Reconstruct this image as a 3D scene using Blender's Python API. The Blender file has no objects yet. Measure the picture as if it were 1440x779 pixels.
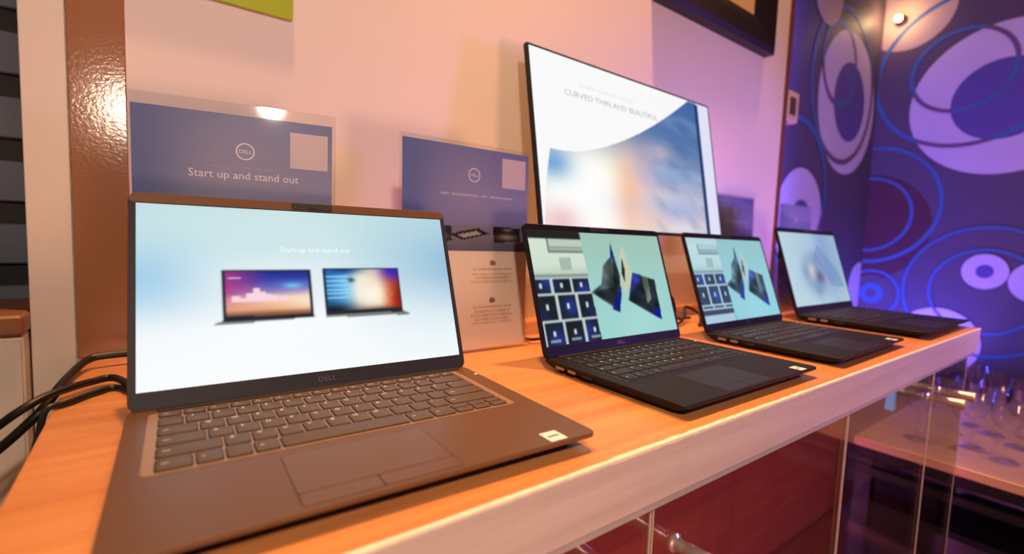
import bpy, math, random
import numpy as np
from mathutils import Vector, Matrix, Euler
random.seed(4)
CT = 1.12                                    # height of the counter top above the floor (m)
SC = bpy.context.scene
COL = SC.collection
def V(x, y, z): return Vector((x/1000, y/1000, CT + z/1000))      # mm from the first laptop's hinge, z from the counter top
def lin(c):
    c = np.asarray(c, float)/255.0
    return np.where(c <= .04045, c/12.92, ((c+.055)/1.055)**2.4)

# ------------------------------------------------------------------ materials
MATS = {}
def nodes(name):
    m = bpy.data.materials.new(name); m.use_nodes = True
    nt = m.node_tree; nt.nodes.clear()
    out = nt.nodes.new('ShaderNodeOutputMaterial')
    return m, nt, out
def mat(name, rgb, rough=.5, metal=0, spec=.5, var=.06, scale=40, bump=0, stretch=(1,1,1), coat=0):
    """principled surface whose colour and gloss wander a little with procedural noise"""
    if name in MATS: return MATS[name]
    m, nt, out = nodes(name); N = nt.nodes; L = nt.links
    b = N.new('ShaderNodeBsdfPrincipled'); L.new(b.outputs[0], out.inputs[0])
    tc = N.new('ShaderNodeTexCoord'); mp = N.new('ShaderNodeMapping'); mp.inputs['Scale'].default_value = stretch
    L.new(tc.outputs['Object'], mp.inputs[0])
    nz = N.new('ShaderNodeTexNoise'); nz.inputs['Scale'].default_value = scale; nz.inputs['Detail'].default_value = 5
    L.new(mp.outputs[0], nz.inputs['Vector'])
    c = lin(rgb); mx = N.new('ShaderNodeMix'); mx.data_type = 'RGBA'
    mx.inputs[6].default_value = (*np.clip(c*(1-var), 0, 1), 1); mx.inputs[7].default_value = (*np.clip(c*(1+var), 0, 1), 1)
    L.new(nz.outputs['Fac'], mx.inputs[0]); L.new(mx.outputs[2], b.inputs['Base Color'])
    b.inputs['Roughness'].default_value = rough; b.inputs['Metallic'].default_value = metal
    b.inputs['Specular IOR Level'].default_value = spec
    if coat: b.inputs['Coat Weight'].default_value = coat; b.inputs['Coat Roughness'].default_value = .12
    if bump:
        bp = N.new('ShaderNodeBump'); bp.inputs['Strength'].default_value = bump; bp.inputs['Distance'].default_value = .002
        L.new(nz.outputs['Fac'], bp.inputs['Height']); L.new(bp.outputs[0], b.inputs['Normal'])
    MATS[name] = m; return m
def wood(name, a, b_, rough, sx, sy, sz, bump=.1, bands=0):
    m, nt, out = nodes(name); N = nt.nodes; L = nt.links
    b = N.new('ShaderNodeBsdfPrincipled'); L.new(b.outputs[0], out.inputs[0])
    tc = N.new('ShaderNodeTexCoord'); mp = N.new('ShaderNodeMapping'); mp.inputs['Scale'].default_value = (sx, sy, sz)
    L.new(tc.outputs['Object'], mp.inputs[0])
    n1 = N.new('ShaderNodeTexNoise'); n1.inputs['Scale'].default_value = 1; n1.inputs['Detail'].default_value = 8; n1.inputs['Roughness'].default_value = .65
    n1.inputs['Distortion'].default_value = .4
    L.new(mp.outputs[0], n1.inputs['Vector'])
    rp = N.new('ShaderNodeValToRGB'); rp.color_ramp.elements[0].position = .32; rp.color_ramp.elements[1].position = .68
    rp.color_ramp.elements[0].color = (*lin(a), 1); rp.color_ramp.elements[1].color = (*lin(b_), 1)
    L.new(n1.outputs['Fac'], rp.inputs[0]); L.new(rp.outputs[0], b.inputs['Base Color'])
    b.inputs['Roughness'].default_value = rough
    bp = N.new('ShaderNodeBump'); bp.inputs['Strength'].default_value = bump; bp.inputs['Distance'].default_value = .001
    L.new(n1.outputs['Fac'], bp.inputs['Height']); L.new(bp.outputs[0], b.inputs['Normal'])
    MATS[name] = m; return m
def attr_mat(name, emit=None, rough=.4, spec=.4):
    """the picture on a screen or the ink on a card: colours stored on the mesh"""
    m, nt, out = nodes(name); N = nt.nodes; L = nt.links
    at = N.new('ShaderNodeAttribute'); at.attribute_name = 'Col'
    if emit is not None:
        e = N.new('ShaderNodeEmission'); e.inputs['Strength'].default_value = emit
        L.new(at.outputs['Color'], e.inputs['Color']); L.new(e.outputs[0], out.inputs[0])
    else:
        b = N.new('ShaderNodeBsdfPrincipled'); b.inputs['Roughness'].default_value = rough; b.inputs['Specular IOR Level'].default_value = spec
        L.new(at.outputs['Color'], b.inputs['Base Color']); L.new(b.outputs[0], out.inputs[0])
    MATS[name] = m; return m
def clear(name, ior, rough, tint=(1,1,1), boost=1.0):
    m, nt, out = nodes(name); N = nt.nodes; L = nt.links
    tr = N.new('ShaderNodeBsdfTransparent'); tr.inputs[0].default_value = (*tint, 1)
    gl = N.new('ShaderNodeBsdfGlossy'); gl.inputs['Roughness'].default_value = rough
    # Schlick reflectance from the unsigned facing angle (same for both faces of a sheet)
    ge = N.new('ShaderNodeNewGeometry'); dt = N.new('ShaderNodeVectorMath'); dt.operation = 'DOT_PRODUCT'
    L.new(ge.outputs['Normal'], dt.inputs[0]); L.new(ge.outputs['Incoming'], dt.inputs[1])
    def op(o, a, b=None):
        q = N.new('ShaderNodeMath'); q.operation = o; q.use_clamp = False
        for k, w_ in enumerate((a, b)):
            if w_ is None: continue
            if isinstance(w_, (int, float)): q.inputs[k].default_value = w_
            else: L.new(w_, q.inputs[k])
        return q.outputs[0]
    r0 = ((ior-1)/(ior+1))**2
    fres = op('ADD', op('MULTIPLY', op('POWER', op('SUBTRACT', 1.0, op('ABSOLUTE', dt.outputs['Value'])), 5.0), 1-r0), r0)
    mu = N.new('ShaderNodeMath'); mu.operation = 'MULTIPLY'; mu.inputs[1].default_value = boost; mu.use_clamp = True
    nz = N.new('ShaderNodeTexNoise'); nz.inputs['Scale'].default_value = 6
    ma = N.new('ShaderNodeMath'); ma.operation = 'MULTIPLY_ADD'; ma.inputs[1].default_value = .02; ma.inputs[2].default_value = rough
    L.new(nz.outputs['Fac'], ma.inputs[0]); L.new(ma.outputs[0], gl.inputs['Roughness'])
    mx = N.new('ShaderNodeMixShader'); L.new(fres, mu.inputs[0]); L.new(mu.outputs[0], mx.inputs[0])
    L.new(tr.outputs[0], mx.inputs[1]); L.new(gl.outputs[0], mx.inputs[2]); L.new(mx.outputs[0], out.inputs[0])
    MATS[name] = m; return m
def glow(name, rgb, s):
    m, nt, out = nodes(name); e = nt.nodes.new('ShaderNodeEmission')
    e.inputs[0].default_value = (*lin(rgb), 1); e.inputs[1].default_value = s
    nt.links.new(e.outputs[0], out.inputs[0]); MATS[name] = m; return m

# ------------------------------------------------------------------ mesh building (all numbers in mm)
TEXT = {}
def text_geo(s, size, align='CENTER'):
    k = (s, size, align)
    if k in TEXT: return TEXT[k]
    c = bpy.data.curves.new('t', 'FONT'); c.body = s; c.size = size; c.align_x = align; c.resolution_u = 2
    o = bpy.data.objects.new('t', c); COL.objects.link(o)
    dg = bpy.context.evaluated_depsgraph_get(); me = bpy.data.meshes.new_from_object(o.evaluated_get(dg))
    r = ([tuple(v.co) for v in me.vertices], [tuple(p.vertices) for p in me.polygons])
    bpy.data.objects.remove(o); bpy.data.curves.remove(c); bpy.data.meshes.remove(me)
    TEXT[k] = r; return r
def rrect(x0, y0, x1, y1, r, n=4):
    r = max(0.001, min(r, (x1-x0)/2-.001, (y1-y0)/2-.001)); out = []
    for cx, cy, a0 in ((x1-r, y1-r, 0), (x0+r, y1-r, 90), (x0+r, y0+r, 180), (x1-r, y0+r, 270)):
        for i in range(n+1):
            a = math.radians(a0 + 90*i/n); out.append((cx+r*math.cos(a), cy+r*math.sin(a)))
    return out
def smooth_path(pts, n=8):
    P = [np.array(p, float) for p in pts]; P = [2*P[0]-P[1]] + P + [2*P[-1]-P[-2]]; out = []
    for i in range(1, len(P)-2):
        for k in range(n):
            t = k/n; a, b, c, d = P[i-1:i+3]
            out.append(.5*(2*b + (c-a)*t + (2*a-5*b+4*c-d)*t*t + (3*b-a-3*c+d)*t**3))
    out.append(P[-2]); return out
class MB:
    def __init__(s): s.v, s.f, s.m, s.c = [], [], [], []
    def add(s, v, f, m=0, col=None):
        o = len(s.v); s.v += [tuple(map(float, p)) for p in v]; s.f += [tuple(i+o for i in q) for q in f]; s.m += [m]*len(f)
        if col is None: col = (0, 0, 0)
        col = np.asarray(col, float)
        s.c += [tuple(col)]*len(v) if col.ndim == 1 else [tuple(x) for x in col]
        return s
    def loft(s, rings, m=0, cap=(1, 1), closed=True):
        n = len(rings[0]); v = [p for r in rings for p in r]; f = []
        for i in range(len(rings)-1):
            for j in range(n if closed else n-1):
                k = (j+1) % n; f.append((i*n+j, i*n+k, (i+1)*n+k, (i+1)*n+j))
        if cap[0]: f.append(tuple(range(n))[::-1])
        if cap[1]: f.append(tuple((len(rings)-1)*n+j for j in range(n)))
        return s.add(v, f, m)
    def plate(s, x0, y0, x1, y1, z0, z1, r=1, b=.3, m=0, n=4, ax='z'):
        """rounded slab with softened rims; ax = thickness axis"""
        rr = []
        for z, i in ((z0, b), (z0+b, 0), (z1-b, 0), (z1, b)):
            ring = rrect(x0+i, y0+i, x1-i, y1-i, max(r-i, .01), n)
            rr.append([(a, c, z) if ax == 'z' else ((a, z, c) if ax == 'y' else (z, a, c)) for a, c in ring])
        if ax == 'y': rr = rr[::-1]
        return s.loft(rr, m)
    def box(s, x0, y0, z0, x1, y1, z1, b=1.0, m=0):
        return s.plate(x0, y0, x1, y1, z0, z1, b, b, m, 1)
    def tube(s, pts, r, m=0, n=10, smooth=True):
        P = smooth_path(pts) if smooth else [np.array(p, float) for p in pts]; rings = []; up = None
        for i, p in enumerate(P):
            d = P[min(i+1, len(P)-1)] - P[max(i-1, 0)]; d = d/np.linalg.norm(d)
            if up is None: up = np.array([0, 0, 1.]) if abs(d[2]) < .9 else np.array([1., 0, 0])
            a = np.cross(d, up); a /= np.linalg.norm(a); up = np.cross(a, d)
            ri = r[min(i, len(r)-1)] if isinstance(r, (list, tuple)) else r
            rings.append([tuple(p + ri*(math.cos(2*math.pi*k/n)*a + math.sin(2*math.pi*k/n)*up)) for k in range(n)])
        return s.loft(rings, m)
    def lathe(s, prof, cx=0, cy=0, m=0, n=24):
        return s.loft([[(cx+r*math.cos(2*math.pi*k/n), cy+r*math.sin(2*math.pi*k/n), z) for k in range(n)] for r, z in prof], m)
    def text(s, t, size, at, ux=(1,0,0), uy=(0,0,1), m=0, col=None, align='CENTER', sx=1):
        v, f = text_geo(t, 1.0, align); at, ux, uy = map(np.array, (at, ux, uy))
        return s.add([at + ux*(p[0]*size*sx) + uy*(p[1]*size) for p in v], f, m, col)
    def build(s, name, mats, parent=None, smooth=True, colors=False):
        me = bpy.data.meshes.new(name)
        me.from_pydata([(x/1000, y/1000, z/1000) for x, y, z in s.v], [], s.f)
        for q in (mats if isinstance(mats, (list, tuple)) else [mats]): me.materials.append(q)
        me.polygons.foreach_set('material_index', s.m)
        if colors:
            a = me.color_attributes.new('Col', 'FLOAT_COLOR', 'POINT')
            arr = np.ones((len(s.v), 4)); arr[:, :3] = np.array(s.c); a.data.foreach_set('color', arr.ravel())
        if smooth:
            me.polygons.foreach_set('use_smooth', [True]*len(me.polygons)); me.set_sharp_from_angle(angle=math.radians(32))
        me.update()
        o = bpy.data.objects.new(name, me); COL.objects.link(o)
        if parent: o.parent = parent
        return o
def tag(o, label=None, cat=None, group=None, kind=None):
    if label: o['label'] = label
    if cat: o['category'] = cat
    if group: o['group'] = group
    if kind: o['kind'] = kind
    return o
def thing(name, label, cat, loc, rz=0, group=None):
    o = bpy.data.objects.new(name, None); o.empty_display_size = .05; COL.objects.link(o)
    o.location = loc; o.rotation_euler = (0, 0, rz)
    return tag(o, label, cat, group)
def struct(name, mb, mats, **k):
    o = mb.build(name, mats, **k); o.location = (0, 0, CT); return tag(o, kind='structure')

# colour-field helpers for screens and cards
def fld(w, h, step):
    nx, ny = int(w/step), int(h/step)
    x = np.linspace(0, w, nx+1); y = np.linspace(0, h, ny+1); X, Y = np.meshgrid(x, y)
    f = [(j*(nx+1)+i, j*(nx+1)+i+1, (j+1)*(nx+1)+i+1, (j+1)*(nx+1)+i) for j in range(ny) for i in range(nx)]
    return X, Y, f
def put(C, mask, col):
    mask = np.clip(np.asarray(mask, float), 0, 1)[..., None]; C[:] = C*(1-mask) + np.asarray(col, float)*mask
def ramp(t, stops):
    t = np.asarray(t, float); ps = [s[0] for s in stops]
    return np.stack([np.interp(t, ps, [s[1][k] for s in stops]) for k in range(3)], -1)
def soft(C, n):
    for _ in range(n):
        P = np.pad(C, ((1, 1), (1, 1), (0, 0)), 'edge')
        C = (P[1:-1, 1:-1]*2 + P[:-2, 1:-1] + P[2:, 1:-1] + P[1:-1, :-2] + P[1:-1, 2:])/6
    return C
def poly(X, Y, pts):
    ins = np.zeros(X.shape, bool); n = len(pts)
    for i in range(n):
        x0, y0 = pts[i]; x1, y1 = pts[(i+1) % n]
        if y0 == y1: continue
        c = ((y0 > Y) != (y1 > Y)) & (X < (x1-x0)*(Y-y0)/(y1-y0)+x0); ins ^= c
    return ins
def blob(X, Y, cx, cy, sx, sy=None): return np.exp(-((X-cx)/sx)**2-((Y-cy)/(sy or sx))**2)
def wob(X, Y, s, seed):
    r = np.random.RandomState(seed); o = 0
    for k in range(5):
        a, b, c = r.uniform(-1, 1), r.uniform(-1, 1), r.uniform(0, 6.28); o = o + np.sin((X*a+Y*b)*2*math.pi/s*(1+.4*k)+c)/(1+.4*k)
    return o/2.5

# ------------------------------------------------------------------ shared materials
M_body = mat('laptop_shell', (98, 68, 45), .4, 0, .36, .05, 300)  # dark shell turned brown: warm light put into its base colour
M_body2 = mat('black_laptop_shell', (22, 19, 18), .52, 0, .2, .05, 300)
M_tray = mat('keyboard_tray_plastic', (142, 112, 84), .4, 0, .45, .05, 300)  # paled to carry the warm light on the keyboard surround
M_key = mat('key_plastic', (86, 70, 58), .5, 0, .35, .05, 200)  # browned for the same warm light as the shell
M_key2 = mat('black_key_plastic', (26, 25, 26), .45, 0, .4, .05, 200)
M_bezel2 = mat('black_bezel', (14, 14, 17), .45, 0, .2)
M_legend = mat('key_legend_paint', (238, 236, 230), .5)
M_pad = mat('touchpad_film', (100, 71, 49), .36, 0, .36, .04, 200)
M_pad2 = mat('black_touchpad_film', (28, 24, 23), .42, 0, .35, .04, 200)
M_tray2 = mat('black_tray_plastic', (22, 20, 20), .4, 0, .45, .04, 200)
M_gap = mat('dark_gap', (12, 11, 11), .6)
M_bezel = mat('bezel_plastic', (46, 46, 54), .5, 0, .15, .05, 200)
M_under = mat('bottom_cover_plastic', (16, 14, 13), .6, 0, .25)
M_logo = mat('logo_grey', (92, 88, 92), .35, .3)
M_rubber = mat('rubber', (14, 14, 14), .8)
M_steel = mat('port_metal', (150, 150, 150), .3, 1)
M_sticker = mat('sticker_white', (232, 230, 225), .45)
M_stickerink = mat('sticker_ink', (90, 120, 150), .5)
M_cable = mat('cable_rubber', (16, 15, 16), .45, 0, .5)
M_screen = attr_mat('laptop_picture', 1.0)
M_monpic = attr_mat('monitor_picture', 1.0)
M_print = attr_mat('card_print', None, .45, .35)
M_acrylic = clear('clear_acrylic', 1.49, .03, (.997, .997, .996), 1.1)
M_glass = clear('door_glass', 1.5, .015, (.95, .96, .96), 1.7)
M_tumbler = clear('drinking_glass', 1.45, .05, (.985, .985, .99), 1.1)
M_chrome = mat('polished_metal', (235, 222, 205), .28, .75, .5, .03)
M_top = wood('counter_laminate', (198, 124, 70), (222, 154, 94), .36, 2.5, 55, 55, .05)
M_edge = wood('edge_band_laminate', (190, 172, 164), (206, 190, 182), .5, 3, 60, 90, .05)
M_worn = mat('worn_edge', (238, 222, 198), .6, 0, .3, .2, 120)
M_black = mat('black_metal', (12, 12, 13), .6, 0, .3)

# ------------------------------------------------------------------ laptops
HINGE = (0, 9.3, 15.6); HW = 160.7; SW = 154.7
def key_rows():
    rows = []; f = 15/16
    rows.append((3.0, 14.0, [('esc', f)] + [('F%d' % i, f) for i in range(1, 13)] + [('home', f), ('end', f), ('del', f)]))
    rows.append((18.0, 36.0, [(c, 1) for c in '`1234567890-='] + [('', 2)]))
    rows.append((39.5, 57.5, [('tab', 1.5)] + [(c, 1) for c in 'QWERTYUIOP[]'] + [('\\', 1.5)]))
    rows.append((60.5, 78.5, [('caps', 1.75)] + [(c, 1) for c in "ASDFGHJKL;'"] + [('enter', 2.25)]))
    rows.append((81.5, 99.5, [('shift', 2.25)] + [(c, 1) for c in 'ZXCVBNM,./'] + [('shift', 2.75)]))
    rows.append((102.5, 121.0, [('ctrl', 1.25), ('fn', .97), ('', .97), ('alt', .97), (' ', 5.45), ('alt', 1.2), ('ctrl', 1.19)]))
    return rows
def make_laptop(name, label, loc, yaw, tilt, sc, group, picture, feet=True, sticker=True, black=True):
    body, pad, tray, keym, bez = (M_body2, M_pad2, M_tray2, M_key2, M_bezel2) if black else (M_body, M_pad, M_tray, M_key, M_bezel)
    root = thing(name, label, 'laptop', loc, yaw, group); root.scale = (sc, sc, sc)
    b = MB(); rings = []
    cov = MB(); cr = []
    for z, i, fr in ((3.2, 10, 19), (4.2, 7, 15), (9.5, 1.4, 6), (11.2, .8, 3)):
        cr.append([(x, y, z) for x, y in rrect(-HW+i, -213.8+fr, HW-i, 13.6-i, 7, 5)])
    cov.loft(cr); cov.build('bottom_cover', M_under, root)
    for z, i, fr in ((11.0, .8, 1.6), (11.8, 0, .3), (12.5, 0, 0), (14.9, 0, 0), (15.6, .7, .7)):
        rings.append([(x, y, z) for x, y in rrect(-HW+i, -213.8+fr, HW-i, 14-i, 7, 5)])
    b.loft(rings); base = b.build('base', body, root)
    for sx, sy in ((-1, -195), (1, -195), (-1, -5), (1, -5)):
        MB().plate(sx*125-18, sy-4, sx*125+18, sy+4, 0, 3.6, 3, .5).build('foot', M_rubber, root)
    for y0, y1, m in ((-12, -28, M_steel), (-36, -50, M_steel), (-62, -80, M_gap)):
        MB().box(-HW-.25, y1, 7.4, -HW+2, y0, 11.4, .4).build('port', m, root)
    MB().plate(-140, 2.5, 149, 9.5, 14, 17.2, 1.5, .8).build('hinge', M_gap, root)
    tr = MB().plate(-146, -124.5, 141, -1, 15.5, 15.85, 5, .1).build('keyboard', tray, root)
    u = 274/15; x_left = -139.5
    def key(x0, x1, v0, v1, t):
        k = MB(); w = x1-x0
        k.plate(x0-.8, -v1-1.0, x1+.8, -v0+.6, 15.7, 15.95, 2, .1, 2)      # dark opening around the cap
        rr = []
        for z, i in ((15.9, 0), (17.0, .15), (17.3, .6)):
            rr.append([(a, c, z) for a, c in rrect(x0+i, -v1+i, x1-i, -v0-i, 1.6, 3)])
        k.loft(rr, 0)
        if t.strip():
            big = len(t) == 1
            sz = 5.2 if big else 3.0
            k.text(t, sz, (x0+3.0, -v0-(6.2 if big else (v1-v0)/2+1.2), 17.34), (1,0,0), (0,1,0), 1, align='LEFT')
        o = k.build('key', [keym, M_legend, M_gap], tr)
    for v0, v1, ks in key_rows():
        x = x_left; g = 1.3
        for t, wd in ks:
            key(x+g, x+wd*u-g, v0, v1, t); x += wd*u
        if v0 > 100:
            for i, (a, c) in enumerate((('', ''), ('', ''), ('', ''))):
                key(x+i*u+g, x+(i+1)*u-g, 102.5, 110.8, a); key(x+i*u+g, x+(i+1)*u-g, 112.6, 121.0, c)
    pd = MB(); pd.plate(-67.6, -210, 37.6, -134.4, 15.5, 15.68, 3, .05, 1); pd.plate(-67, -193.4, 37, -135, 15.6, 15.8, 2.5, .1, 0)
    pd.build('touchpad', [pad, M_gap], root)
    for x0, x1 in ((-67, -19), (-18, 37)):
        MB().plate(x0, -209.4, x1, -194.2, 15.6, 15.85, 2, .15).build('touchpad_button', pad, root)
    MB().plate(155, -23, 159, -19.5, 15.5, 15.9, 1.7, .1).build('power_light', M_sticker, root)
    if sticker:
        s = MB().plate(114.5, -211, 131, -194, 15.55, 15.75, 1, .05)
        s.plate(117, -204, 128.5, -201, 15.7, 15.8, .5, .02, 1)
        s.build('sticker', [M_sticker, M_stickerink], root)
    # lid: x across, z up the lid, y = depth (front face at y = 0)
    l = MB().plate(-HW, 0, HW, 201, 0.4, 5.6, 8, .8, ax='y', n=5)
    lid = l.build('lid', body, root); lid.location = tuple(c/1000 for c in HINGE); lid.rotation_euler = (-tilt, 0, 0)
    z = MB(); out = rrect(-HW+.8, .8, HW-.8, 200.2, 7.5, 5); inn = rrect(-SW-.0, 16, SW+.0, 190, .01, 5)
    n = len(out); vv = [(a, .1, c) for a, c in out] + [(a, .1, c) for a, c in inn] + [(a, .8, c) for a, c in out] + [(a, .8, c) for a, c in inn]
    ff = []
    for i in range(n):
        j = (i+1) % n; ff += [(i, j, n+j, n+i), (2*n+i, i, j, 2*n+j), (n+i, n+j, 3*n+j, 3*n+i)]
    z.add(vv, ff)
    z.m = [1 if (max(z.v[i][2] for i in q) > 190.5 and min(z.v[i][2] for i in q) > 180) else 0 for q in z.f]
    z.add([(a, .05, c) for a, c in rrect(-SW-1.2, 14.8, SW+1.2, 191.2, .01, 1)] + [(a, .05, c) for a, c in rrect(-SW, 16, SW, 190, .01, 1)], [(i, (i+1) % 8, 8+(i+1) % 8, 8+i) for i in range(8)], 2)
    z.build('bezel', [bez, bez if black else body, M_gap], lid, smooth=False)
    X, Y, f = fld(2*SW, 174, 1.25); s = MB(); C = soft(picture[0](X, Y), 2 if black else 1)
    s.add(np.stack([X.ravel()-SW, np.full(X.size, .3), Y.ravel()+16], -1), f, 0, lin(C.reshape(-1, 3)))
    for t, sz, (tx, tz), colr in picture[1]: s.text(t, sz, (tx-SW, .22, tz+16), col=lin(colr))
    s.build('screen', M_screen, lid, smooth=False, colors=True)
    MB().plate(-21, 192.2, 21, 199.5, -1.1, .2, 1.5, .3, ax='y').plate(-4, 194, 4, 198, -1.5, -.9, 1.5, .1, ax='y').build('webcam', M_gap, lid)
    MB().text('DELL', 7.2, (0.5, .02, 5.8), sx=1.15).build('logo', M_logo, lid, smooth=False)
    return root

def small_laptop(C, X, Y, a0, a1, a2, a3, foot0, foot1, pic):
    """a pictured notebook: lid quad with its own picture, thin grey deck under it"""
    put(C, poly(X, Y, [foot0, (foot0[0]+3, foot0[1]-1.5), (foot1[0]-2, foot1[1]-1), foot1, (a2[0], a2[1]+1.5), (a3[0], a3[1]+.5)]), (120, 128, 126))
    put(C, poly(X, Y, [a0, a1, a2, a3]), (40, 42, 52))
    k = 1.6
    m = poly(X, Y, [(a0[0]+k, a0[1]-k), (a1[0]-k, a1[1]-k), (a2[0]-k, a2[1]+k*2.6), (a3[0]+k, a3[1]+k*2.6)])
    u = (X-a0[0])/(a1[0]-a0[0]); v = (Y-a3[1])/(a0[1]-a3[1]); P = pic(u, v); C[m] = P[m]
def pic_sky(u, v):
    P = ramp(v, [(0, (90, 60, 40)), (.12, (150, 100, 70)), (.2, (235, 175, 130)), (.42, (250, 214, 180)), (.55, (150, 130, 190)), (.75, (70, 70, 170)), (1, (25, 45, 130))])
    put(P, np.clip(1.1-u*2.2, 0, 1)*np.clip((v-.1)*2, 0, 1)*.8, (190, 60, 130))
    put(P, np.clip((u-.55)*2, 0, .8)*np.clip((.65-v)*3, 0, 1)*np.clip((v-.1)*5, 0, 1), (250, 235, 215))
    put(P, np.clip((u-.3)*2, 0, 1)*blob(u, v, .6, .72, .8, .07)*.7, (70, 120, 215))
    for cx, h in ((.13, .48), (.2, .42), (.29, .52), (.36, .62), (.42, .56), (.48, .5), (.56, .47), (.66, .46)):
        put(P, (np.abs(u-cx) < .045) & (v > .36) & (v < h), (250, 215, 225))
    put(P, blob(u, v, .78, .66, .12, .06), (120, 195, 235))
    put(P, (np.abs(u-.12) < .07) & (np.abs(v-.83) < .018), (240, 215, 240))
    return P
def pic_burst(u, v):
    P = ramp(u, [(0, (40, 110, 190)), (.25, (110, 190, 235)), (.42, (240, 235, 220)), (.7, (250, 225, 190)), (.86, (225, 110, 60)), (1, (165, 35, 25))])
    put(P, blob(u, v, .92, .95, .2, .25), (60, 40, 200)); put(P, blob(u, v, 1.0, .3, .13, .3), (150, 35, 30))
    put(P, blob(u, v, .25, .95, .25, .1)*.9, (20, 60, 130)); put(P, blob(u, v, .1, .05, .3, .2), (20, 25, 35))
    put(P, blob(u, v, .7, .03, .4, .1), (90, 40, 25)); put(P, blob(u, v, .34, .73, .05, .05), (30, 80, 110))
    for k in range(6): put(P, (np.abs(v-.35-.09*k) < .012) & (u < .3)*np.ones_like(u, bool), (170, 225, 245))
    put(P, blob(u, v, .86, .4, .04, .05), (170, 120, 70)); put(P, blob(u, v, .6, .4, .16, .22)*.8, (255, 250, 240))
    return P
def pic_one(X, Y):
    u, v = X/(2*SW), Y/174
    C = ramp(v, [(0, (250, 252, 253)), (.3, (249, 252, 254)), (.48, (228, 240, 245)), (.75, (205, 230, 233)), (1, (196, 224, 228))])
    put(C, np.clip((u-.55)*2.2, 0, 1)*np.clip(1.15-np.abs(v-.66)*2.3, 0, 1)*.85, (146, 188, 218))
    put(C, blob(u, v, 0, .58, .16, .2)*.75, (150, 200, 232)); put(C, blob(u, v, .38, .95, .3, .2)*.35, (222, 238, 238))
    put(C, blob(u, v, .95, .2, .3, .22)*.35, (215, 235, 240)); put(C, blob(u, v, .38, .57, .2, .12)*.5, (240, 246, 248))
    S = lambda x, s: (x+SW, s-16)
    small_laptop(C, X, Y, S(-88.5, 124.5), S(-8, 124.5), S(-8, 72.5), S(-88.5, 73.5), S(-97.5, 71.5), S(-5, 74), pic_sky)
    small_laptop(C, X, Y, S(5.4, 126), S(90, 126), S(90, 73.5), S(5.4, 74), S(4, 73), S(99, 70.5), pic_burst)
    return C
def pic_keys(tint):
    def f(X, Y):
        T = lambda c: np.array(c)*np.array(tint[0])+np.array(tint[1])
        u, s = X-SW, Y+16
        C = ramp((s-16)/174, [(0, T((158, 212, 208))), (.5, T((160, 208, 200))), (1, T((160, 196, 182)))])
        put(C, blob(u, s, 60, 40, 60, 40)*.3, T((185, 228, 228)))
        div = -41.7-(s-19.7)/170.4*5.3
        # two open notebooks flying
        put(C, poly(u, s, [(-44, 91), (-18, 104), (-6, 134), (16, 150), (22, 174), (26, 150), (30, 120), (22, 84), (14, 56)]), T((70, 82, 82)))
        put(C, poly(u, s, [(-40, 92), (10, 98), (20, 140), (23, 172), (27, 140), (30, 115), (22, 84), (14, 58)]), T((38, 46, 52)))
        put(C, poly(u, s, [(-4, 62), (12, 56), (26, 86), (28, 100)]), T((20, 30, 120)))
        put(C, poly(u, s, [(16, 150), (22, 174), (24, 140)]), T((30, 45, 130)))
        put(C, poly(u, s, [(30, 112), (40, 150), (52, 172), (58, 140), (66, 118), (48, 94), (34, 88)]), T((196, 205, 175)))
        put(C, poly(u, s, [(36, 120), (44, 150), (46, 128), (40, 104)]), T((40, 50, 60)))
        put(C, poly(u, s, [(40, 74), (64, 122), (102, 112), (120, 108), (118, 36), (92, 48)]), T((34, 42, 52)))
        put(C, poly(u, s, [(46, 84), (64, 122), (84, 118), (80, 106)]), T((35, 50, 130)))
        put(C, poly(u, s, [(86, 116), (102, 113), (100, 74), (88, 66)]), T((98, 108, 92)))
        put(C, poly(u, s, [(118, 62), (118, 36), (92, 48)]), T((25, 35, 150)))
        g = np.clip(wob(u, s, 46, 5), -1, 1)*.5+.5; dk = (C.sum(-1) < 330); C[dk] = C[dk]*(.55+.9*g[dk])[:, None]
        left = u < div
        L = ramp((s-116)/62, [(0, T((178, 196, 178))), (.3, T((206, 224, 208))), (1, T((214, 228, 210)))])
        put(L, s > 177.5, T((36, 38, 34)))
        put(L, (np.abs(u+78) < 42) & (s > 156) & (s < 178), T((120, 132, 122))); put(L, (np.abs(u+78) < 39) & (s > 166) & (s < 178), T((190, 204, 190)))
        put(L, (np.abs(u+78) < 39) & (s > 159) & (s < 164.5), T((166, 180, 168)))
        put(L, (np.abs(u+88) < 12) & (s > 128) & (s < 148), T((168, 184, 170)))
        put(L, s < 122, T((140, 152, 144)))
        put(L, s < 116.5, T((196, 206, 206)))
        for r, (s0, s1) in enumerate(((93, 114), (53, 89), (14, 49))):
            for c in range(3):
                x0 = -163 + c*41 + r*5.5
                m = (u > x0) & (u < x0+35) & (s > s0) & (s < s1) & left
                K = np.array(T((30, 36, 40))); L[m] = K
                q = blob((u-x0-17)/20, (s-s0)/20, (.6, -.7, .3)[(c+r) % 3], (.9, .2, .5)[(c*2+r) % 3], .8)
                w = m*q*(.75 if (c+r) % 2 == 0 else .3); put(L, w, T((40, 60, 165)))
                put(L, (np.abs(u-x0-17) < 2.5) & (np.abs(s-(s0+s1)/2-1) < (3.8 if r != 1 else 4.4)), T((214, 226, 226)))
                if r == 2: put(L, (np.abs(u-x0-17) < 10) & (np.abs(s-s0-8) < 1.6), T((150, 165, 180)))
        C[left] = L[left]
        return C
    return f
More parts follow.
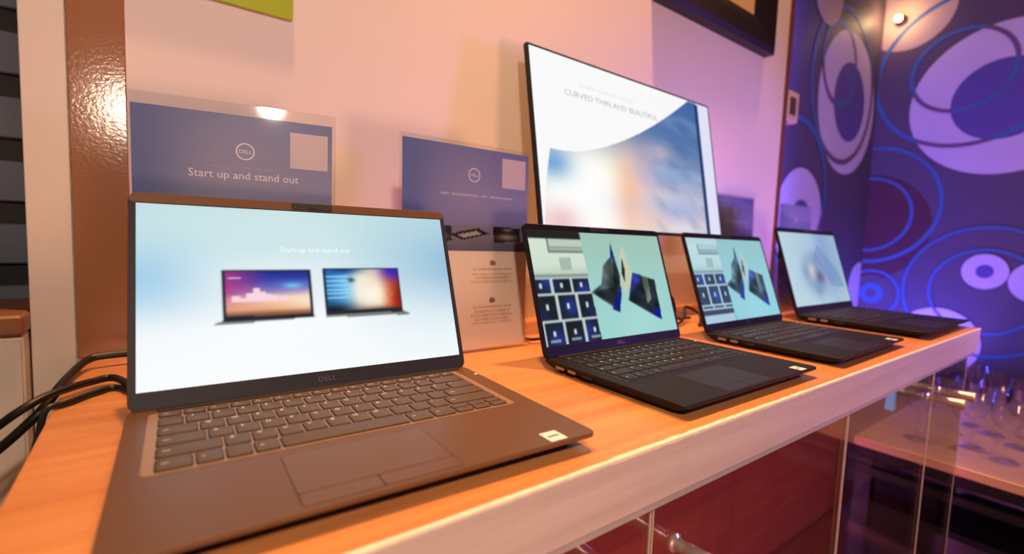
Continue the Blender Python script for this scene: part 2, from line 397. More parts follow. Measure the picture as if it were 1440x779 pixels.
def pic_keys_low(tint):
    base = pic_keys(tint)
    def f(X, Y):
        C = base(X, Y); T = lambda c: np.array(c)*np.array(tint[0])+np.array(tint[1])
        s = Y+16; u = X-SW; left = u < -42
        put(C, left & (s < 45), T((190, 204, 206))); put(C, left & (s > 32) & (s < 42), T((40, 46, 52))); put(C, left & (s > 177), T((206, 220, 208)))
        return C
    return f
def pic_flower(X, Y):
    u, v = X/(2*SW), Y/174
    C = ramp(u, [(0, (188, 212, 226)), (.5, (172, 198, 222)), (.72, (140, 168, 208)), (1, (160, 186, 212))])
    put(C, np.clip(.35-v, 0, .35)*1.5, (196, 218, 228))
    for a in range(7):
        t = a*.9+.3; put(C, blob(u, v, .45+.13*math.cos(t), .42+.2*math.sin(t), .09, .13)*.6, (104, 128, 178) if a % 2 else (140, 160, 196))
    put(C, blob(u, v, .40, .47, .06, .1)*.9, (214, 206, 196)); put(C, blob(u, v, .52, .38, .07, .1)*.9, (92, 96, 140)); put(C, blob(u, v, .57, .36, .03, .04), (150, 110, 140))
    put(C, poly(u, v, [(.5, .7), (.62, .85), (.9, .45), (.95, .2), (.7, .25)])*.45, (108, 134, 186))
    return C
GRP = 'open laptops in a row on the counter'
make_laptop('laptop', 'largest black laptop coloured as if lit brown at the left end, its white screen picturing two small laptops', V(0, 0, 0), -.033, .365, 1.0, GRP,
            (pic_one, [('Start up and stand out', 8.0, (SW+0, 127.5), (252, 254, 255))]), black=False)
make_laptop('laptop', 'black laptop in front of the big monitor, mint screen picturing large keyboard keys', V(428.4, -18.2, 0), .003, .333, .948, GRP,
            (pic_keys(((1, 1, 1), (0, 0, 0))), []))
make_laptop('laptop', 'third laptop from left, bluish screen with key picture, ahead of a small navy sign', V(815.9, -12.8, 0), .02, .344, .957, GRP,
            (pic_keys_low(((.72, .78, .80), (36, 44, 58))), []))
make_laptop('laptop', 'farthest laptop at the right end of the counter, pale blue screen with flower shape', V(1263.7, 11, 0), .002, .316, 1.085, GRP,
            (pic_flower, []), sticker=False)

# ------------------------------------------------------------------ monitor
def pic_monitor(X, Y):
    u, v = X/598, Y/334
    C = np.ones(X.shape+(3,))*np.array((250, 250, 251.0))
    put(C, np.clip((u-.3), 0, 1)*.12, (225, 222, 230))
    # pictured curved display: its top edge sweeps up to the right
    top = .43 + .03*np.clip(.1-u, 0, 1) + .055*np.clip(u, 0, 1) + .52*np.clip((u-.14)/.71, 0, 1)**1.5
    inside = (v < top) & (u > .008+.05*np.clip(v/.46, 0, 1)**1.5) & (u < .905)
    S = ramp(v, [(0, (228, 190, 190)), (.2, (208, 196, 214)), (.4, (140, 156, 196)), (.6, (92, 122, 172)), (1, (62, 104, 166))])
    put(S, np.clip(blob(u, v, .27, .2, .24, .3)*1.3, 0, 1), (255, 244, 210)); put(S, np.clip(blob(u, v, .21, .16, .2, .28)*1.5, 0, 1), (255, 254, 250))
    put(S, blob(u, v, .17, .13, .17, .2), (255, 255, 254)); put(S, blob(u, v, .43, .2, .045, .24)*.7, (246, 178, 140))
    put(S, np.clip(np.sin(v*60+wob(X, Y, 90, 7)*3)*.5, 0, 1)*np.clip((u-.35)*3, 0, 1)*np.clip((.62-v)*4, 0, 1)*.35, (206, 206, 226))
    put(S, blob(u, v, .42, .22, .08, .3)*.85, (250, 200, 170)); put(S, blob(u, v, .06, .36, .08, .09)*.9, (110, 165, 215))
    put(S, blob(u, v, .52, .4, .07, .2)*.5, (214, 168, 190)); put(S, blob(u, v, .62, .55, .09, .07)*.65, (212, 190, 204))
    put(S, blob(u, v, .72, .38, .2, .06)*.6, (140, 170, 212)); put(S, blob(u, v, .7, .15, .26, .08)*.8, (160, 178, 222))
    put(S, blob(u, v, .75, .02, .25, .07)*.9, (222, 222, 232)); put(S, blob(u, v, .5, .1, .12, .1)*.6, (250, 205, 190))
    put(S, np.clip(wob(X, Y*2.2, 150, 3), 0, 1)*.24*np.clip((u-.4)*5, 0, 1), (214, 212, 232)); put(S, np.clip(wob(X, Y*2, 110, 11), 0, 1)*.2*np.clip((u-.45)*5, 0, 1), (70, 96, 150))
    put(S, blob(u, v, .08, .03, .08, .09)*.7, (236, 176, 180))
    C[inside] = S[inside]
    put(C, (u > .895) & (u < .922) & (v < .99), (44, 66, 112))
    put(C, (u > .922), (224, 226, 250))
    return C
root = thing('monitor', 'large thin-framed monitor by the wall showing a bright sunset sky on white', 'monitor', V(700, 228, 0), .019)
yy = 13                                                     # foot centre sits behind the panel
MB().plate(-105, -70, 105, 75, 0, 8, 20, 2).build('stand_base', M_black, root)
nk = MB(); nk.loft([[(x, y+30, 4) for x, y in rrect(-28, -14, 28, 14, 6)], [(x, y+30, 200) for x, y in rrect(-24, -11, 24, 11, 6)], [(x, y+34, 330) for x, y in rrect(-22, -9, 22, 9, 6)]])
nk.build('stand_neck', M_black, root)
pn = MB().plate(-305, 0, 305, 345, 0, 8, 4, .8, ax='y').plate(-285, 16, 285, 320, 7, 16, 20, 4, ax='y').plate(-110, 80, 110, 240, 15, 38, 12, 3, ax='y')
panel = pn.build('panel', M_black, root)
TI = math.radians(10.7)
panel.location = (17e-3, -.048, .192); panel.rotation_euler = (-TI, 0, 0)
X, Y, f = fld(598, 334, 2.0); s = MB(); C = pic_monitor(X, Y)
s.add(np.stack([X.ravel()-299, np.full(X.size, -.15), Y.ravel()+6], -1), f, 0, lin(C.reshape(-1, 3)))
s.text('A NEW CURVED DESIGN', 10, (-90, -.25, 288), col=lin((226, 226, 229)), sx=1.5)
s.text('CURVED THIN AND BEAUTIFUL', 17, (-70, -.25, 264), col=lin((178, 178, 184)), sx=1.22)
s.build('screen', M_monpic, panel, smooth=False, colors=True)

# ------------------------------------------------------------------ printed signs in acrylic stands
def sign_print(w, h, seed, head, top_gap, qr, pics):
    """ink of an A4 card: slate blue upper part paled with painted haze, dark band of pictured laptops, cream lower part with small text"""
    mb = MB(); X, Y, f = fld(w, h, 1.5); u, v = X/w, Y/h
    C = ramp(v, [(0, (240, 226, 214)), (1, (240, 226, 214))])
    B = ramp(v, [(.46, (84, 88, 114)), (.56, (114, 118, 148)), (.75, (132, 136, 172)), (1, (106, 116, 164))])  # navy ink paled to include the haze reflected on the acrylic
    put(B, blob(u, v, .48, .8, .28, .2)*.55, (150, 148, 178)); put(B, blob(u, v, .02, .7, .18, .4)*.5, (66, 90, 160))  # lighter centre: print gradient mixed with a painted reflected sheen
    m = v > .49; C[m] = B[m]
    for cx, cy, sx, kind in pics:                              # small pictured notebooks on the dark band
        if kind == 0:
            put(C, poly(u, v, [(cx-sx, cy-.002), (cx-.35*sx, cy-.028), (cx+sx, cy+.006), (cx+.4*sx, cy+.03)]), (22, 22, 30))
            put(C, poly(u, v, [(cx-.75*sx, cy+.0), (cx+.35*sx, cy+.024), (cx+.6*sx, cy+.036), (cx-.5*sx, cy+.014)]), (52, 54, 66))
            put(C, poly(u, v, [(cx-.6*sx, cy-.004), (cx-.28*sx, cy-.018), (cx+.6*sx, cy+.004), (cx+.3*sx, cy+.018)]), (168, 162, 160))
        else:
            put(C, poly(u, v, [(cx-sx, cy+.042), (cx+.95*sx, cy+.036), (cx+sx, cy-.034), (cx-.9*sx, cy-.04)]), (24, 24, 32))
            put(C, blob(u, v, cx, cy-.012, .7*sx, .018)*.8, (206, 182, 178)); put(C, blob(u, v, cx+.05*sx, cy+.026, .4*sx, .008)*.7, (190, 190, 200))
    for k, (y0, rows) in enumerate(((.40, 3), (.21, 4))):        # faint text blocks of the lower half
        for cx in (.10, .70):
            put(C, (np.abs(u-cx) < .03) & (np.abs(v-y0-.033) < .012) & (np.abs(u-cx+.01) + np.abs(v-y0-.03) < .035), (140, 118, 108))
            put(C, (np.abs(u-cx) < .17) & (np.abs(v-y0) < .005) & (np.sin(u*230) > -.6), (196, 172, 156))
            for j in range(rows): put(C, (np.abs(u-cx) < .185-.03*((j+k) % 2)) & (np.abs(v-y0+.024+.019*j) < .007) & (np.sin(u*310+j*2) > -.75), (214, 190, 172))
    mb.add(np.stack([X.ravel(), np.zeros(X.size), Y.ravel()], -1), f, 0, lin(C.reshape(-1, 3)))
    pale = lin((226, 222, 232))
    cx, cz, r = .53*w, .866*h, .048*w                               # round badge
    ang = np.linspace(0, 2*math.pi, 33)[:-1]
    ring = [(cx+r*math.cos(a), -.1, cz+r*math.sin(a)) for a in ang] + [(cx+.86*r*math.cos(a), -.1, cz+.86*r*math.sin(a)) for a in ang]
    mb.add(ring, [(i, (i+1) % 32, 32+(i+1) % 32, 32+i) for i in range(32)], 0, pale)
    mb.text('DELL', r*.62, (cx, -.1, cz-r*.22), col=pale)
    rr = np.random.RandomState(seed); x = .36*w                      # line too small to read
    while x < .68*w:
        l = w*rr.uniform(.02, .06); mb.add([(x, -.1, .802*h), (x+l, -.1, .802*h), (x+l, -.1, .807*h), (x, -.1, .807*h)], [(0, 1, 2, 3)], 0, lin((150, 150, 172))); x += l+.012*w
    if head: mb.text(head, .062*w, (.53*w, -.1, .760*h), col=pale, sx=1.0)
    else:
        x = .27*w
        for l in (.06, .22, .05, .2):
            mb.add([(x, -.1, .760*h), (x+l*w, -.1, .760*h), (x+l*w, -.1, .771*h), (x, -.1, .771*h)], [(0, 1, 2, 3)], 0, lin((176, 172, 192))); x += (l+.02)*w
    if qr:                                                            # plain pale label at the upper right
        x0, z0, q = .765*w, .818*h, .21*w
        mb.add([(x0, -.1, z0), (x0+q, -.1, z0), (x0+q, -.1, z0+q), (x0, -.1, z0+q)], [(0, 1, 2, 3)], 0, lin((206, 190, 196)))
    return mb
def make_sign(label, x, y, yaw, tilt, w, h, card, seed, head, qr=True, pics=()):
    root = thing('tabletop_sign', label, 'sign', V(x, y, 0), yaw, 'printed cards in clear stands on the counter')
    a = MB(); cx0, cz0, cx1, cz1 = card
    def P(u, d, s): return (u, d*math.cos(tilt)+s*math.sin(tilt), s*math.cos(tilt)-d*math.sin(tilt))
    def slab(u0, u1, d0, d1, s0, s1):
        v = [P(u, d, s) for s in (s0, s1) for d in (d0, d1) for u in (u0, u1)]
        a.add(v, [(0, 2, 3, 1), (4, 5, 7, 6), (0, 1, 5, 4), (2, 6, 7, 3), (0, 4, 6, 2), (1, 3, 7, 5)])
    slab(0, w, 0, 2, 2, h); slab(0, w, 3.6, 5.6, 2, h)
    a.box(0, 0, 0, w, 70, 2.4, .4)                                    # foot of the L
    a.build('acrylic_stand', M_acrylic, root, smooth=False)
    p = sign_print(cx1-cx0, cz1-cz0, seed, head, 0, qr, pics)
    p.v = [P(q[0]+cx0, 2.8+q[1], q[2]+cz0) for q in p.v]
    c = p.build('printed_card', M_print, root, smooth=False, colors=True)
    md = c.modifiers.new('thickness', 'SOLIDIFY'); md.thickness = .0004; md.offset = -1 
    return root
PICS = ((.24, .575, .12, 1), (.50, .575, .165, 0), (.815, .578, .125, 1))
make_sign('big navy printed sign reading Start up and stand out, directly behind the leftmost laptop', -159, 160, -.178, .0, 203, 311, (2, 4, 199, 299), 5, 'Start up and stand out', True, PICS)
make_sign('navy and cream printed sign standing left of the monitor, its lower text visible', 124.4, 115.9, 0, .03, 221, 308, (4, 5, 217, 303), 9, None, True, PICS)
make_sign('small navy sign at the right edge of the monitor, above the third laptop', 1146, 278, .0, .05, 236, 326, (4, 5, 232, 321), 13, None, False, PICS)
make_sign('small dull navy sign peeping over the farthest laptop, in front of blue wallpaper', 1180, 113, 0, .03, 188, 292, (4, 5, 184, 288), 17, None, False, PICS)

# ------------------------------------------------------------------ bar counter
root = thing('bar_counter', 'long wooden bar counter with pale front edge and glass doors below', 'counter', (0, 0, 0))
def part(mb, name, mats, parent=root, **k):
    mb.v = [(x, y, z+CT*1000) for x, y, z in mb.v]; return mb.build(name, mats, parent, **k)
x0, x1, yf, yb = -217, 1440, -241.2, 329
part(MB().box(x0, yf+2.2, -50, x1-2, yb, 0, .4), 'countertop', M_top)
part(MB().box(x0, yf, -52.3, x1, yf+2, -1.2, .3).box(x1-1.8, yf+2.2, -52.3, x1, yb, -1.2, .3), 'edge_band', M_edge)
e = MB(); n = 160; r = random.Random(2); top = []; 
for i in range(n+1):
    x = x0 + (x1-x0)*i/n; d = 1.2 + 1.4*r.random()*(1 if 500 > x > 150 else .35)
    top.append((x, d))
e.loft([[(x, yf-.25, -1.3-d*.8), (x, yf-.25, -.2), (x, yf+.6, .25), (x, yf+1.2+d*1.3, .3), (x, yf+2.2+d, -.6)] for x, d in top])
part(e, 'worn_edge', M_worn)
M_rail = mat('aluminium_rail', (210, 205, 200), .35, .5)
part(MB().box(-200, -238, -62, 1425, -212, -52.4, 1), 'door_rail', M_rail)
M_back = wood('cabinet_wood', (168, 72, 62), (188, 84, 70), .35, 3, 3, 40, .03)
part(MB().box(-200, 10, -1118, 1432, 26, -52, 1), 'back_panel', M_back)
part(MB().box(-212, -208, -1118, -196, 10, -52, 1), 'side_panel', M_back)
part(MB().box(-196, -208, -1060, 1432, 10, -1042, 1).box(-196, -190, -1118, 1432, -176, -1060, 1), 'plinth', M_back)
part(MB().box(-196, -200, -560, 1432, 8, -552, 1), 'shelf', M_glass)
part(MB().box(1426, -208, -1042, 1432, 8, -53, .5), 'end_glass', M_glass)
part(MB().box(x0+8, 26, -1118, x0+26, yb, -52, 1), 'support_panel', M_back)
M_gedge = mat('glass_edge', (190, 170, 150), .2, 0, .6)
for i, (a, b, kx) in enumerate(((-190, 224, 176), (227, 690, 262), (694, 1143, 1102), (1146, 1425, 1184))):
    d = MB().box(a+1, -226, -1045, b-1, -223, -66, .3)
    d = part(d, 'door', M_glass)
    ed = [MB().box(xx-1.1, -226.6, -1045, xx+1.1, -224.6, -66, .3) for xx in ((a+.5, b-.5))]
    for q in ed: part(q, 'polished_edge', M_gedge, d)
    kz = -116 if i < 2 else -113
    kb = MB(); prof = [(9, 0), (9.5, 1), (9.5, 3), (6.5, 5), (6.2, 14), (7.4, 16), (8.0, 30), (10.0, 56), (10.2, 58), (9.2, 60)]
    kb.loft([[(kx+r_*math.cos(t), -226-z_, kz+r_*math.sin(t)) for t in np.linspace(0, 2*math.pi, 21)[:-1]] for r_, z_ in prof])
    part(kb, 'handle', M_chrome, d)

# ------------------------------------------------------------------ cables
def cable(label, pts, r=3.2, group=None):
    o = MB().tube(pts, r).build('power_cable', M_cable); o.location = (0, 0, CT)
    return tag(o, label, 'cable', group)
GC = 'black leads running off the left end of the counter'
cable('uppermost black cable arching from behind the leftmost laptop off the counter end', [(60, 262, 8), (-60, 266, 9), (-130, 270, 12), (-187, 262, 14), (-204, 254, 12), (-213, 222, 8), (-219, 170, 5), (-229, 148, -9), (-246, 146, -28), (-266, 148, -48), (-320, 150, -100)], 4.4, GC)
cable('middle black cable running flat from the leftmost laptop over the counter end', [(-110, 56, 14), (-152, 110, 10), (-176, 172, 8), (-194, 166, 8), (-210, 146, 9), (-226, 130, 7), (-240, 120, 0), (-256, 122, -13), (-310, 130, -60)], 3.8, GC)
cable('lowest thin black cable on the counter just left of the leftmost laptop', [(-112, 46, 8), (-150, 100, 4), (-172, 148, 3.4), (-190, 138, 3.4), (-208, 114, 3.4), (-221, 104, 2), (-226, 98, -22), (-236, 88, -60), (-260, 70, -130)], 3.0, GC)
GD = 'loops of lead behind the laptops'
cable('black cable loop lying between the second and third laptops, nearest the wall', [(872, 300, 4), (852, 268, 26), (856, 240, 60), (876, 222, 44), (862, 200, 12), (838, 194, 4), (826, 165, 3.4), (836, 140, 8)], 3.2, GD)
cable('black cable coil lying between the second and third laptops, nearer the viewer', [(640, 112, 3.4), (720, 104, 3.4), (780, 120, 16), (812, 140, 34), (830, 118, 22), (812, 100, 6), (790, 88, 3.4), (806, 74, 8)], 3.2, GD)
cable('short black cable on the counter right of the cream printed sign', [(352, 190, 3), (368, 160, 3), (362, 128, 6), (380, 110, 10), (398, 96, 8), (420, 90, 4)], 2.6, GD)

# ------------------------------------------------------------------ room shell
M_wall = mat('painted_wall', (232, 222, 216), .6, 0, .3, .015, 8, .03)
s_ = MB().box(-222, 330, -1120, 1612, 500, 1880, .5); struct('wall_back', s_, M_wall)
M_brown = mat('brown_gloss_paint', (150, 106, 76), .14, 0, .36, .04, 230, .09)
struct('trim_1', MB().box(-219, 321, .6, -163.5, 330, 1880, 1), M_brown)
M_white = mat('pale_jamb_paint', (216, 206, 196), .45, 0, .4, .03, 20)
struct('trim_2', MB().box(-261, 324, -1120, -220, 345, 1880, 1), M_white)
M_trim = mat('brown_corner_trim', (120, 66, 44), .4)
struct('trim_3', MB().box(1590, 326, -1120, 1614, 331, 1880, 1), M_trim)
M_floor = wood('floor_wood', (96, 46, 36), (130, 66, 46), .55, 3, 30, 30, .05)
struct('floor', MB().box(-2500, -3500, -1140, 3100, 1500, -1120, .5), M_floor)

# wallpaper with circles
PAL = [((88, 74, 84), .6), ((204, 188, 196), .6), ((92, 78, 134), .6), ((66, 104, 144), .6), ((84, 40, 44), .6), ((112, 82, 108), .6), ((190, 164, 140), .6)]
WP = [mat('wallpaper_%s' % n, c, r, 0, .45, .08, 6) for n, (c, r) in zip(('taupe', 'white', 'indigo', 'teal', 'maroon', 'mauve', 'sand_warmlit'), PAL)]
def clip(P, a, b, lim, sgn):
    out = []
    for i in range(len(P)):
        p, q = P[i], P[(i+1) % len(P)]; fp = sgn*(p[a]-lim); fq = sgn*(q[a]-lim)
        if fp >= 0: out.append(p)
        if fp*fq < 0: t = fp/(fp-fq); out.append(tuple(p[k]+(q[k]-p[k])*t for k in range(2)))
    return out
def paper(name, to3, bounds, shapes, base):
    mb = base; lo, hi = bounds
    whites = [q for q in shapes if q[0] == 'disc' and q[5] == 1]; inks = [q for q in shapes if q[0] == 'disc' and q[5] == 2]
    hit = lambda L, x, y: any((x-q[1])**2+(y-q[2])**2 < q[3]**2 for q in L)
    for i, (kind, a, b, r, w, m) in enumerate(shapes):
        off = .6+.45*i; polys = []
        ang = np.linspace(0, 2*math.pi, 65)
        if kind == 'disc': polys.append([(a+r*math.cos(t), b+r*math.sin(t)) for t in ang[:-1]])
        else:
            for t0, t1 in zip(ang[:-1], ang[1:]): polys.append([(a+q*math.cos(t), b+q*math.sin(t)) for q, t in ((r, t0), (r, t1), (r-w, t1), (r-w, t0))])
        for P in polys:
            mm = m
            if kind == 'ring' and m in (3, 5):                       # overprint: blue on dark, mauve where a ring crosses a pale disc
                px, py = np.mean([p[0] for p in P]), np.mean([p[1] for p in P]); mm = 5 if hit(whites, px, py) and not hit(inks, px, py) else 3
            P = clip(P, 0, 1, lo, 1)
            if P: P = clip(P, 0, 1, hi, -1)
            if len(P) > 2: mb.add([to3(p[0], p[1], off) for p in P], [tuple(range(len(P)))], mm)
    return struct(name, mb, WP, smooth=False)
paper('wall_alcove', lambda a, b, o: (a, 507-o, b), (1500, 2990),
      [('disc', 2623, 890, 340, 0, 1), ('disc', 2640, 900, 188, 0, 2), ('ring', 2490, 1050, 200, 26, 5), ('ring', 2560, 960, 370, 26, 3), ('disc', 2310, 1330, 150, 0, 6),
       ('disc', 2190, 300, 230, 0, 1), ('ring', 2120, 420, 330, 26, 3), ('disc', 2960, -20, 130, 0, 1), ('disc', 2200, 290, 100, 0, 2)],
      MB().box(1500, 507, -1120, 3060, 560, 1880, .5))
paper('wall_right', lambda a, b, o: (3000-o, a, b), (-1500, 506),
      [('disc', 13, 896, 346, 0, 1), ('disc', 17, 892, 183, 0, 2), ('disc', 400, 1400, 190, 0, 6), ('ring', 150, 1060, 372, 20, 3), ('ring', 172, 1057, 200, 18, 5),  # sand disc at the bulb: white circle with warm light in its colour
       ('disc', 503, 300, 280, 0, 4), ('ring', 497, 420, 312, 17, 3), ('ring', 500, 370, 200, 14, 3), ('disc', 449, -54, 100, 0, 0), ('ring', 449, -54, 128, 13, 3), ('ring', 449, -54, 54, 30, 3),
       ('disc', 160, -262, 166, 0, 1), ('ring', 8, 0, 205, 13, 3), ('ring', 8, 0, 310, 13, 3), ('disc', 11, 97, 82, 0, 1), ('disc', 11, 97, 32, 0, 2), ('disc', -160, 60, 90, 0, 1), ('disc', -500, 700, 330, 0, 1), ('disc', -480, 690, 170, 0, 4)],
      MB().box(3000, -1500, -1120, 3060, 560, 1880, .5))

# switch box on the end of the painted wall
root = thing('light_switch', 'small beige switch box at the far end of the painted wall', 'switch', V(1614, 352, 665))
MB().box(0, -22, -52, 92, 22, 52, 4).build('backplate', mat('switch_plastic', (226, 206, 176), .4), root)
MB().box(24, -27, -30, 62, -21, 30, 2).build('rocker', mat('rocker_dark', (84, 64, 56), .4), root)

# ------------------------------------------------------------------ wall pictures
root = thing('picture_frame', 'dark wooden picture frame hanging high on the pink-lit wall', 'picture frame', V(1155, 329, 775))
M_frame = mat('frame_wood', (24, 10, 14), .45, 0, .5, .2, 30, .1)
fr = MB(); W2 = 285; Hh = 760; bd = 96
prof = [(0, 0), (0, -30), (14, -38), (70, -24), (bd, -14), (bd, -2)]
rings = []
for (i, d) in prof: rings.append([(a, d, c) for a, c in ((-W2+i, i), (W2-i, i), (W2-i, Hh-i), (-W2+i, Hh-i))])
fr.loft(rings, 0, (0, 0)); fr.build('frame', M_frame, root, smooth=False)
MB().box(-W2+bd-4, -8, bd-4, W2-bd+4, -3, Hh-bd+4, .3).build('mat_board', mat('mat_board_cream', (232, 196, 118), .6), root)
MB().box(-W2+bd+70, -9, bd+80, W2-bd-70, -7.6, Hh-bd-80, .2).build('picture', mat('picture_paper', (150, 150, 120), .6, 0, .3, .5, 12), root)
root = thing('green_poster', 'lime green notice with a pale patch, high on the wall at left', 'poster', V(-70, 329, 485))
MB().plate(-105, 0, 105, 297, -9, -4, 6, .6, ax='y').build('board', mat('lime_print', (164, 188, 44), .4), root)
MB().box(22, -9.4, 34, 92, -8.8, 104, .1).build('pale_patch', mat('poster_patch', (206, 196, 190), .5), root)
MB().box(-80, -4, 120, -70, 0, 180, .5).box(70, -4, 120, 80, 0, 180, .5).build('spacer', M_black, root)

# ------------------------------------------------------------------ left of the counter
root = thing('low_cupboard', 'white low cupboard with wooden cap left of the counter', 'cupboard', V(-474, 330, -1120))
M_cup = mat('cupboard_white', (228, 214, 196), .5, 0, .4, .02, 10)
MB().box(-240, -34, 0, 211, 120, 1160, 2).build('body', M_cup, root)
MB().box(-236, -38, 60, -4, -33, 1154, 1).build('door', M_cup, root)
MB().box(0, -38, 60, 209, -33, 1154, 1).build('door', M_cup, root)
MB().plate(-250, -44, 213, 130, 1160, 1184, 5, 3).build('cap', wood('cap_wood', (126, 78, 48), (150, 96, 60), .45, 4, 40, 40), root)
root = thing('slatted_screen', 'dark grey horizontal slat screen at the far left edge', 'screen', V(-560, 640, -1120))
MB().box(-500, 30, 0, 400, 44, 3000, 1).build('backing', mat('screen_backing', (22, 18, 20), .6), root)
M_slat = mat('slat_grey', (104, 110, 128), .5, 0, .4, .08, 20)
for k in range(1, 29):
    MB().box(-500, 12, -16+k*103, 400, 30, -16+k*103+66, 2).build('slat', M_slat, root)
MB().box(-500, 0, 0, -470, 30, 3000, 1).build('post', M_slat, root)

# ------------------------------------------------------------------ table with glasses
root = thing('dining_table', 'pale-topped table with black metal legs beyond the counter end', 'table', V(2200, -400, -1120))
M_tab = wood('table_laminate', (190, 150, 118), (214, 176, 142), .3, 20, 3, 20, .03)
MB().box(-598, -520, 694, 598, 440, 720, 2).build('tabletop', M_tab, root)
for sx, sy in ((-1, 1), (-1, -1), (1, 1), (1, -1)):
    cx = sx*568; cy = 410 if sy > 0 else -490
    MB().box(cx-22, cy-22, 0, cx+22, cy+22, 660, 2).build('leg', M_black, root)
MB().box(-585, -510, 660, 585, 430, 694, 2).build('apron', M_black, root)
MB().box(-590, -468, 610, -560, 388, 634, 2).build('stretcher', M_black, root)
gl = MB(); prof = [(33, 0), (33.5, 1.5), (20, 3), (5, 7), (3.6, 14), (3.6, 78), (6, 86), (24, 98), (36, 120), (39, 145), (36, 176), (31, 205), (30, 205), (35, 175), (37.8, 145), (35, 121), (23, 100.5), (4, 91)]
gl.lathe(prof, n=28)
spots = [(1757, -269, 'front stemmed glass nearest the table edge'), (1810, -190, 'stemmed glass just behind the front glass, a little left'), (1740, -372, 'rightmost front stemmed glass, close to the picture edge'),
         (1915, -120, 'leftmost stemmed glass of the cluster on the table'), (1934, -275, 'middle stemmed glass behind the front ones'), (2010, -205, 'stemmed glass in the back row, centre'), (2060, -140, 'stemmed glass at the back left of the cluster'), (2060, -300, 'stemmed glass at the back right of the cluster')]
first = None
for x, y, t in spots:
    if first is None: o = first = gl.build('wine_glass', M_tumbler)
    else: o = first.copy(); COL.objects.link(o)
    o.location = V(x, y, -399.3); tag(o, 'clear ' + t, 'glass', 'stemmed glasses on the far table')
root = thing('stool', 'black padded stool pushed under the far table', 'stool', V(1860, -330, -1120))
MB().plate(-190, -190, 190, 190, 400, 500, 40, 14).build('seat', mat('black_vinyl', (12, 10, 12), .5), root)
for sx in (-1, 1):
    for sy in (-1, 1): MB().box(sx*160-18, sy*160-18, 0, sx*160+18, sy*160+18, 404, 2).build('leg', M_black, root)
MB().box(-170, -180, 60, 170, 180, 396, 4).build('skirt', mat('stool_skirt', (13, 10, 13), .6), root)
# blue light bar on the alcove wall, and the small warm bulb high on the wallpaper
root = thing('led_bar', 'short glowing light-blue LED bar low on the wallpaper behind the table', 'light', V(2997, 311, -610))
MB().box(-22, -20, -52, -10, 20, 52, 3).build('diffuser', glow('led_cyan', (90, 170, 255), 1.6), root)
MB().box(-10, -26, -60, 2, 26, 60, 2).build('housing', M_black, root)
root = thing('wall_bulb', 'small bright warm bulb against the wallpaper at top right', 'lamp', V(2996, 431, 1365))
MB().loft([[(z_, r_*math.cos(t), r_*math.sin(t)) for t in np.linspace(0, 2*math.pi, 21)[:-1]] for r_, z_ in ((4, 4), (26, 0), (26, -6), (14, -12), (13, -34))]).build('socket', mat('socket_brass', (150, 110, 70), .3, .8), root)
MB().loft([[(z_-30, r_*math.cos(t), r_*math.sin(t)) for t in np.linspace(0, 2*math.pi, 25)[:-1]] for r_, z_ in ((8, 0), (10, -3), (15, -9), (17, -17), (14, -26), (8, -32), (2, -34))]).build('bulb', glow('bulb_warm', (255, 226, 170), 14), root)

# ------------------------------------------------------------------ lights
def light(name, typ, loc, col, e, size=.05, target=None, spot=None, blend=.6, sizey=None):
    d = bpy.data.lights.new(name, typ); d.color = col; d.energy = e
    if typ == 'AREA':
        d.size = size
        if sizey: d.shape = 'RECTANGLE'; d.size_y = sizey
    else: d.shadow_soft_size = size
    if spot: d.spot_size = math.radians(spot); d.spot_blend = blend
    o = bpy.data.objects.new(name, d); COL.objects.link(o); o.location = loc
    if target is not None: o.rotation_euler = (target-loc).to_track_quat('-Z', 'Y').to_euler()
    return o
WARM = (1, .60, .32)
light('ceiling_spot', 'SPOT', V(-40, 130, 1900), (1, .50, .22), 112, .04, V(20, 0, 0), 75, .8)
light('ceiling_spot', 'SPOT', V(720, 130, 1950), (1, .48, .19), 178, .04, V(690, 20, 0), 54, .8)
light('ceiling_spot', 'SPOT', V(1500, 80, 2000), (1, .44, .22), 48, .04, V(1350, 60, 0), 60, .8)
light('camera_side_lamp', 'POINT', V(-190, -760, 515), (1, .77, .58), 19, .025)
light('low_front_fill', 'POINT', V(300, -2500, -500), (1, .48, .30), 92, .25)  # added low warm fill for the cabinet interior and front edge
light('blue_led_wash', 'AREA', V(2450, 430, -380), (.08, .08, 1), 26, 1.0, V(2480, 470, 400), sizey=.1)
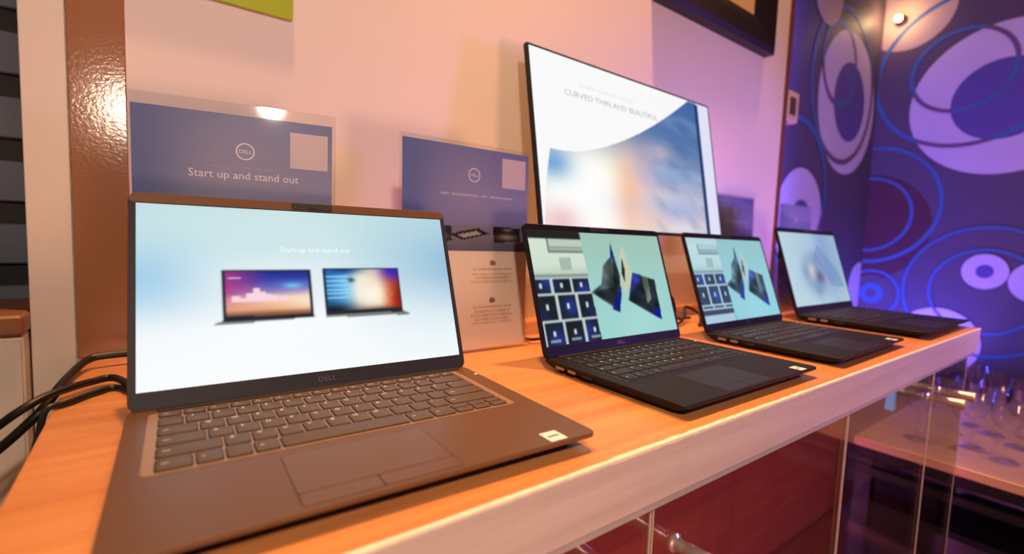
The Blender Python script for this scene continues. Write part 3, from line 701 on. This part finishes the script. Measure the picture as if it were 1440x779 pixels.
light('purple_spot', 'SPOT', V(1800, -720, 250), (.42, .22, 1), 34, .12, V(1330, 330, 330), 60, .8)
light('alcove_led_strip', 'AREA', V(1850, 440, 350), (.10, .09, 1), 13, .04, V(1990, 507, 350), sizey=2.0)
light('under_table_fill', 'POINT', V(1270, 190, -800), (.62, .14, .55), 30, .08)  # added fill hidden behind the back panel, lifts the dark below the table
light('fascia_fill', 'SPOT', V(1750, -1300, 250), (.42, .20, 1), 46, .1, V(1120, -241, -30), 62, .8)  # added fill tinting the right of the counter front purple
light('wallpaper_fill', 'SPOT', V(1900, -900, 1500), (.85, .62, .70), 12, .15, V(2950, 200, 500), 90, .8)  # added pinkish fill over the wallpaper, no fixture there
light('table_spot', 'SPOT', V(1500, -500, 1800), (1, .55, .3), 60, .05, V(1800, -350, -400), 40, .8)
light('bulb_light', 'POINT', V(2900, 431, 1365), (1, .62, .30), 1.6, .02)
w = bpy.data.worlds.new('room_air'); SC.world = w; w.use_nodes = True
bg = w.node_tree.nodes['Background']; bg.inputs[0].default_value = (.9, .55, .5, 1); bg.inputs[1].default_value = .10

# ------------------------------------------------------------------ camera
cd = bpy.data.cameras.new('camera'); cam = bpy.data.objects.new('camera', cd); COL.objects.link(cam)
yaw, pitch, roll, fpx = .6406, .0809, .037, 680.73
f = Vector((math.sin(yaw)*math.cos(pitch), math.cos(yaw)*math.cos(pitch), -math.sin(pitch)))
r = Vector((math.cos(yaw), -math.sin(yaw), 0)); u = r.cross(f)
r2 = r*math.cos(roll)+u*math.sin(roll); u2 = -r*math.sin(roll)+u*math.cos(roll)
R = Matrix((r2, u2, -f)).transposed().to_4x4(); R.translation = V(-140.67, -487.37, 173.44); cam.matrix_world = R
cd.sensor_width = 36; cd.lens = 36*fpx/1440; cd.clip_start = .02
cd.dof.use_dof = True; cd.dof.focus_distance = .56; cd.dof.aperture_fstop = 3.2
SC.camera = cam
vs = SC.view_settings; vs.view_transform = 'Standard'; vs.look = 'None'; vs.exposure = 0; vs.gamma = 1; vs.use_curve_mapping = False
